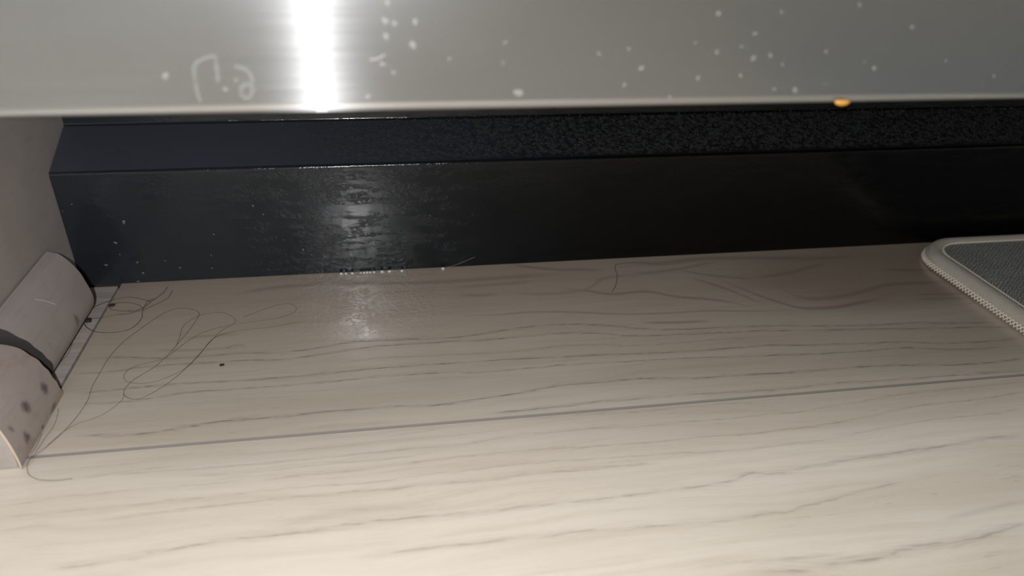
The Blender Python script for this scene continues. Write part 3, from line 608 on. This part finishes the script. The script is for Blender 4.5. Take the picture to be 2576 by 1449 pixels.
# ------------------------------------------------------------------ mat with a cream overlocked edge
matt = new_obj('floor_mat', None, label='grey woven floor mat with cream overlocked edge, its corner beside the kick plate', cat='mat')
MX0, MY1, MR = .2985, .3625, .026      # left edge, back edge, corner radius (outer line of the binding)
def mat_path(inset, x1=1.15, y0=-.35, n=14):
    """from the back edge's right end, round the corner, along the left edge towards the camera"""
    x, y, R_ = MX0+inset, MY1-inset, max(MR-inset, .003); out = []
    k = 220
    for i in range(k): out.append((x1+(x+R_-x1)*i/k, y))
    for i in range(n+1):
        a = math.pi/2+math.pi/2*i/n; out.append((x+R_+R_*math.cos(a), y-R_+R_*math.sin(a)))
    k = 200
    for i in range(1, k+1): out.append((x, y-R_+(y0-(y-R_))*i/k))
    return out
def weave():
    M = NT('grey_weave')
    wv = M.n('ShaderNodeTexWave', wave_type='BANDS', bands_direction='X'); wv.inputs['Scale'].default_value = 300; wv.inputs['Distortion'].default_value = 6.5
    wv.inputs['Detail'].default_value = 2; wv.inputs['Detail Scale'].default_value = 2
    mp = M.coord((1, .55, 1)); r_ = M.n('ShaderNodeMapping'); r_.inputs['Rotation'].default_value = (0, 0, 1.15); M.l(mp, r_.inputs[0]); M.l(r_.outputs[0], wv.inputs['Vector'])
    n = M.noise(M.coord((600, 1500, 1)), 1, 3); n2 = M.noise(M.coord((1, 1, 1)), 90, 3)
    f = M.math('ADD', M.math('MULTIPLY', wv.outputs['Fac'], .30), M.math('MULTIPLY', n, .7))
    c = M.mix(M.rng(f, .3, .75, 0, 1), (.20, .20, .19), (.50, .50, .48))
    c = M.mix(M.rng(n2, .35, .7, 0, .3), c, (.20, .20, .19))
    M.set(Base_Color=c, Roughness=.95, Specular_IOR_Level=.15); M.bump(f, .8, .0005); return M.m
inn = mat_path(.0065)
bm = bmesh.new()
loop = inn+[(1.15, -.35)]
top = [bm.verts.new((x, y, .0060)) for x, y in loop]; bot = [bm.verts.new((x, y, .0008)) for x, y in loop]
bm.faces.new(top); bm.faces.new(bot)
for i in range(len(loop)): j = (i+1) % len(loop); bm.faces.new((top[i], top[j], bot[j], bot[i]))
new_obj('woven_pad', bm_mesh(bm, 'woven_pad'), matt, mat=weave())
def thread():
    M = NT('cream_overlock_thread')
    # threads wrap across the edge: fine ribs run over the band, keyed on UV
    uv = M.n('ShaderNodeTexCoord'); sp = M.n('ShaderNodeSeparateXYZ'); M.l(uv.outputs['UV'], sp.inputs[0])
    cbn = M.n('ShaderNodeCombineXYZ'); M.l(sp.outputs[0], cbn.inputs[0])
    rib = M.math('SINE', M.math('MULTIPLY', sp.outputs[0], 2*math.pi/.00075))
    n = M.noise(M.coord(), 500, 3)
    c = M.mix(M.rng(rib, -1, 1, .35, 0), (.66, .60, .52), (.46, .42, .36))
    c = M.mix(M.rng(n, .4, .7, 0, .3), c, (.50, .45, .40))
    M.set(Base_Color=c, Roughness=.85, Specular_IOR_Level=.2)
    M.bump(M.math('ADD', rib, M.math('MULTIPLY', n, 1.2)), .6, .0002); return M.m
MAT_THREAD = thread()
# band: rounded section swept along the outline
path = mat_path(0)
sec = [(.0000, .0012), (-.0006, .0028), (.0002, .0052), (.0018, .0072), (.0040, .0080), (.0062, .0076), (.0076, .0064), (.0078, .0058), (.0078, .0010), (.003, .0004)]
bm = bmesh.new(); uvl = bm.loops.layers.uv.new('UVMap'); rings = []; s_ = 0; S = []
for i, (x, y) in enumerate(path):
    a = path[max(i-1, 0)]; b_ = path[min(i+1, len(path)-1)]
    t = Vector((b_[0]-a[0], b_[1]-a[1])).normalized(); nin = Vector((-t.y, t.x))     # inwards
    if i: s_ += (Vector(path[i])-Vector(path[i-1])).length
    S.append(s_)
    rings.append([bm.verts.new((x+nin.x*u, y+nin.y*u, v)) for u, v in sec])
for i in range(len(path)-1):
    for k in range(len(sec)):
        k2 = (k+1) % len(sec); f = bm.faces.new((rings[i][k], rings[i+1][k], rings[i+1][k2], rings[i][k2]))
        for lp, (u, v) in zip(f.loops, ((S[i], k), (S[i+1], k), (S[i+1], k+1), (S[i], k+1))): lp[uvl].uv = (u, v*.001)
bind = new_obj('binding', bm_mesh(bm, 'binding', True), matt, label='cream overlocked binding', mat=MAT_THREAD)
# chain of stitches along the outer foot of the band and a finer row along its inner border
def chain(name, inset, z, pitch, amp, rad, smin, smax):
    P = mat_path(inset); L = [0]
    for i in range(1, len(P)): L.append(L[-1]+(Vector(P[i])-Vector(P[i-1])).length)
    def at(s):
        import bisect
        i = min(max(bisect.bisect_left(L, s), 1), len(P)-1); f = (s-L[i-1])/max(L[i]-L[i-1], 1e-9)
        a, b = Vector(P[i-1]), Vector(P[i]); t = (b-a).normalized(); return a+(b-a)*f, Vector((-t.y, t.x))
    bm = bmesh.new(); k = int((min(smax, L[-1])-smin)/pitch)
    for side in (0, math.pi):
        prev = None
        for i in range(k*8+1):
            s = smin+i*pitch/8; p, nn = at(s); ph = math.pi*i/8+side
            c = Vector((p.x, p.y, z))+Vector((nn.x*.4, nn.y*.4, .9))*amp*math.sin(ph)
            lift = -nn*rad*.6*math.cos(ph)
            c.x += lift.x; c.y += lift.y
            t = Vector((nn.y, -nn.x, 0)); ring = [bm.verts.new(c+(Vector((nn.x, nn.y, 0))*math.cos(q)+Vector((0, 0, 1))*math.sin(q))*rad) for q in [2*math.pi*j/5 for j in range(5)]]
            if prev:
                for j in range(5): bm.faces.new((prev[j], prev[(j+1) % 5], ring[(j+1) % 5], ring[j]))
            prev = ring
    return bm_mesh(bm, name, True)
corner = 1.15-MX0-MR
new_obj('chain_stitch', chain('chain_stitch', -.0008, .0020, .0023, .0012, .00058, corner-.35, corner+.35), bind, kind='stuff', mat=simple('cream_thread', (.80, .73, .62), .8))
new_obj('edge_stitch', chain('edge_stitch', .0079, .0067, .0017, .0006, .00038, corner-.35, corner+.35), bind, kind='stuff', mat=simple('cream_thread_fine', (.74, .66, .56), .8))

# ------------------------------------------------------------------ hairs, drops, crumbs
HL = {'loop': ('long dark hair doubled into narrow loops, the longest on the floor', .00010),
 'tail': ('thin hair end trailing from the loops down to the moulding corner', .00007),
 'bow': ('long hair bent into open bows, reaching furthest right of the tangle', .00008),
 'ring': ('dark hair curled into a wide ring beside the rear moulding', .00016),
 'coil': ('small flat coil of hair inside the wide hair ring', .00013),
 'curl': ('hair curving from the foot of the kick plate across the wide ring', .00017),
 'curl2': ('shorter hair curving beside the one that leaves the kick plate foot', .00013),
 'hook': ('short hooked hair standing off the kick plate, far right of the tangle', .00016),
 'strip': ('thin hair lying on the pale strip between mouldings and floor', .00007),
 'edge': ('hair leaning along the foot of the stained front moulding', .00008),
 'edge2': ('short hair closest to the foot of the stained front moulding', .00008),
 'short': ('tiny curved hair alone on the floor, right of the loops', .00009)}
for k, (lab, rad) in HL.items():
    rn = random.Random(k); pts = HAIRS[k]; n = len(pts); q = []
    for i, (x, y) in enumerate(pts):
        z = rad+.00025+.0009*abs(noise.noise(Vector((i*.37, hash_k := len(k)*1.7, .3))))
        q.append((x, min(y, .3675), z))
    q = [(p[0], p[1], max(p[2], rad+.00005)) for p in catmull(q, 6)]
    q[0] = (q[0][0], q[0][1], rad); q[-1] = (q[-1][0], q[-1][1], rad)
    new_obj('hair', tube_mesh('hair', q, rad*.8, 5), None, lab, 'hair', 'fallen hairs on the floor', mat=MAT_HAIR)

BEADS = [-0.0226, -0.0202, -0.017, -0.0126, -0.0109, -0.0093, -0.0077, -0.0057, -0.0016, 0.0022, 0.0087, 0.0303]
wl = {0: 'leftmost milky water bead at the foot of the kick plate, under the flash glare', 11: 'lone water bead furthest right, at the root of a grey fibre'}
def bead_mesh(rr):
    bm = bmesh.new(); bmesh.ops.create_uvsphere(bm, u_segments=20, v_segments=12, radius=rr)
    for v in bm.verts: v.co.z = max(v.co.z, -rr*.55)*.85
    return bm_mesh(bm, 'water_bead', True)
BL = ['leftmost milky water bead at the foot of the kick plate', 'second water bead from the left end of the bead row',
 'third water bead from the left, standing alone before the dense run', 'first bead of the dense run in the middle of the bead row',
 'second bead of the dense run in the bead row', 'third bead of the dense run in the bead row', 'fourth bead of the dense run in the bead row',
 'last bead of the dense run in the bead row', 'water bead just right of the dense run', 'larger water bead second right of the dense run',
 'water bead third right of the dense run, before a wide gap', 'lone water bead furthest right, at the root of a grey fibre']
for i, x in enumerate(BEADS):
    rr = (.0009, .0008, .0008, .0006, .0007, .0008, .0007, .0007, .0009, .0009, .0008, .0009)[i]
    o = new_obj('water_bead', bead_mesh(rr), None, BL[i], 'water drop', 'water beads along the kick plate foot', mat=MAT_WATER)
    o.location = (x, .3683-rr, rr*.5)
fib = catmull([(.0303, .3675, .0008), (.037, .3668, .0026), (.0438, .3678, .0048), (.0475, .3680, .0060)], 6)
new_obj('fibre', tube_mesh('fibre', fib, .00009, 6), None, 'thin grey fibre slanting up from the floor against the kick plate', 'fibre', mat=MAT_FIBRE)
def crumb(x, y, z, rr, lab, mat, seed, name='crumb', sc=(1, 1, 1)):
    bm = bmesh.new(); bmesh.ops.create_icosphere(bm, subdivisions=2, radius=rr)
    for v in bm.verts: v.co *= 1+.35*noise.noise(v.co/rr*1.3+Vector((seed, 0, 0))); v.co = Vector((v.co.x*sc[0], v.co.y*sc[1], v.co.z*sc[2]))
    o = new_obj(name, bm_mesh(bm, 'crumb', True), None, lab, 'crumb', mat=mat); o.location = (x, y, z); return o
crumb(-.0703, .2886, .0004, .00075, 'tiny black crumb on the floor, right of the hair loops', MAT_CRUMB, 1, sc=(1.4, 1, .6))
crumb(.3235, .3655, .0012, .0020, 'yellow crumb wedged between the mat corner and the kick plate', MAT_YELLOW, 2, sc=(1.3, .8, .7))
crumb(-.1355, .3330, .0008, .0012, 'dark crumb of dirt at the foot of the rear moulding', MAT_CRUMB, 3, sc=(1.2, 1.6, .7))
crumb(-.1290, .3465, .0006, .0010, 'dark speck of dirt where the hairs cross the pale strip', MAT_CRUMB, 4, sc=(1.5, 1.2, .6))
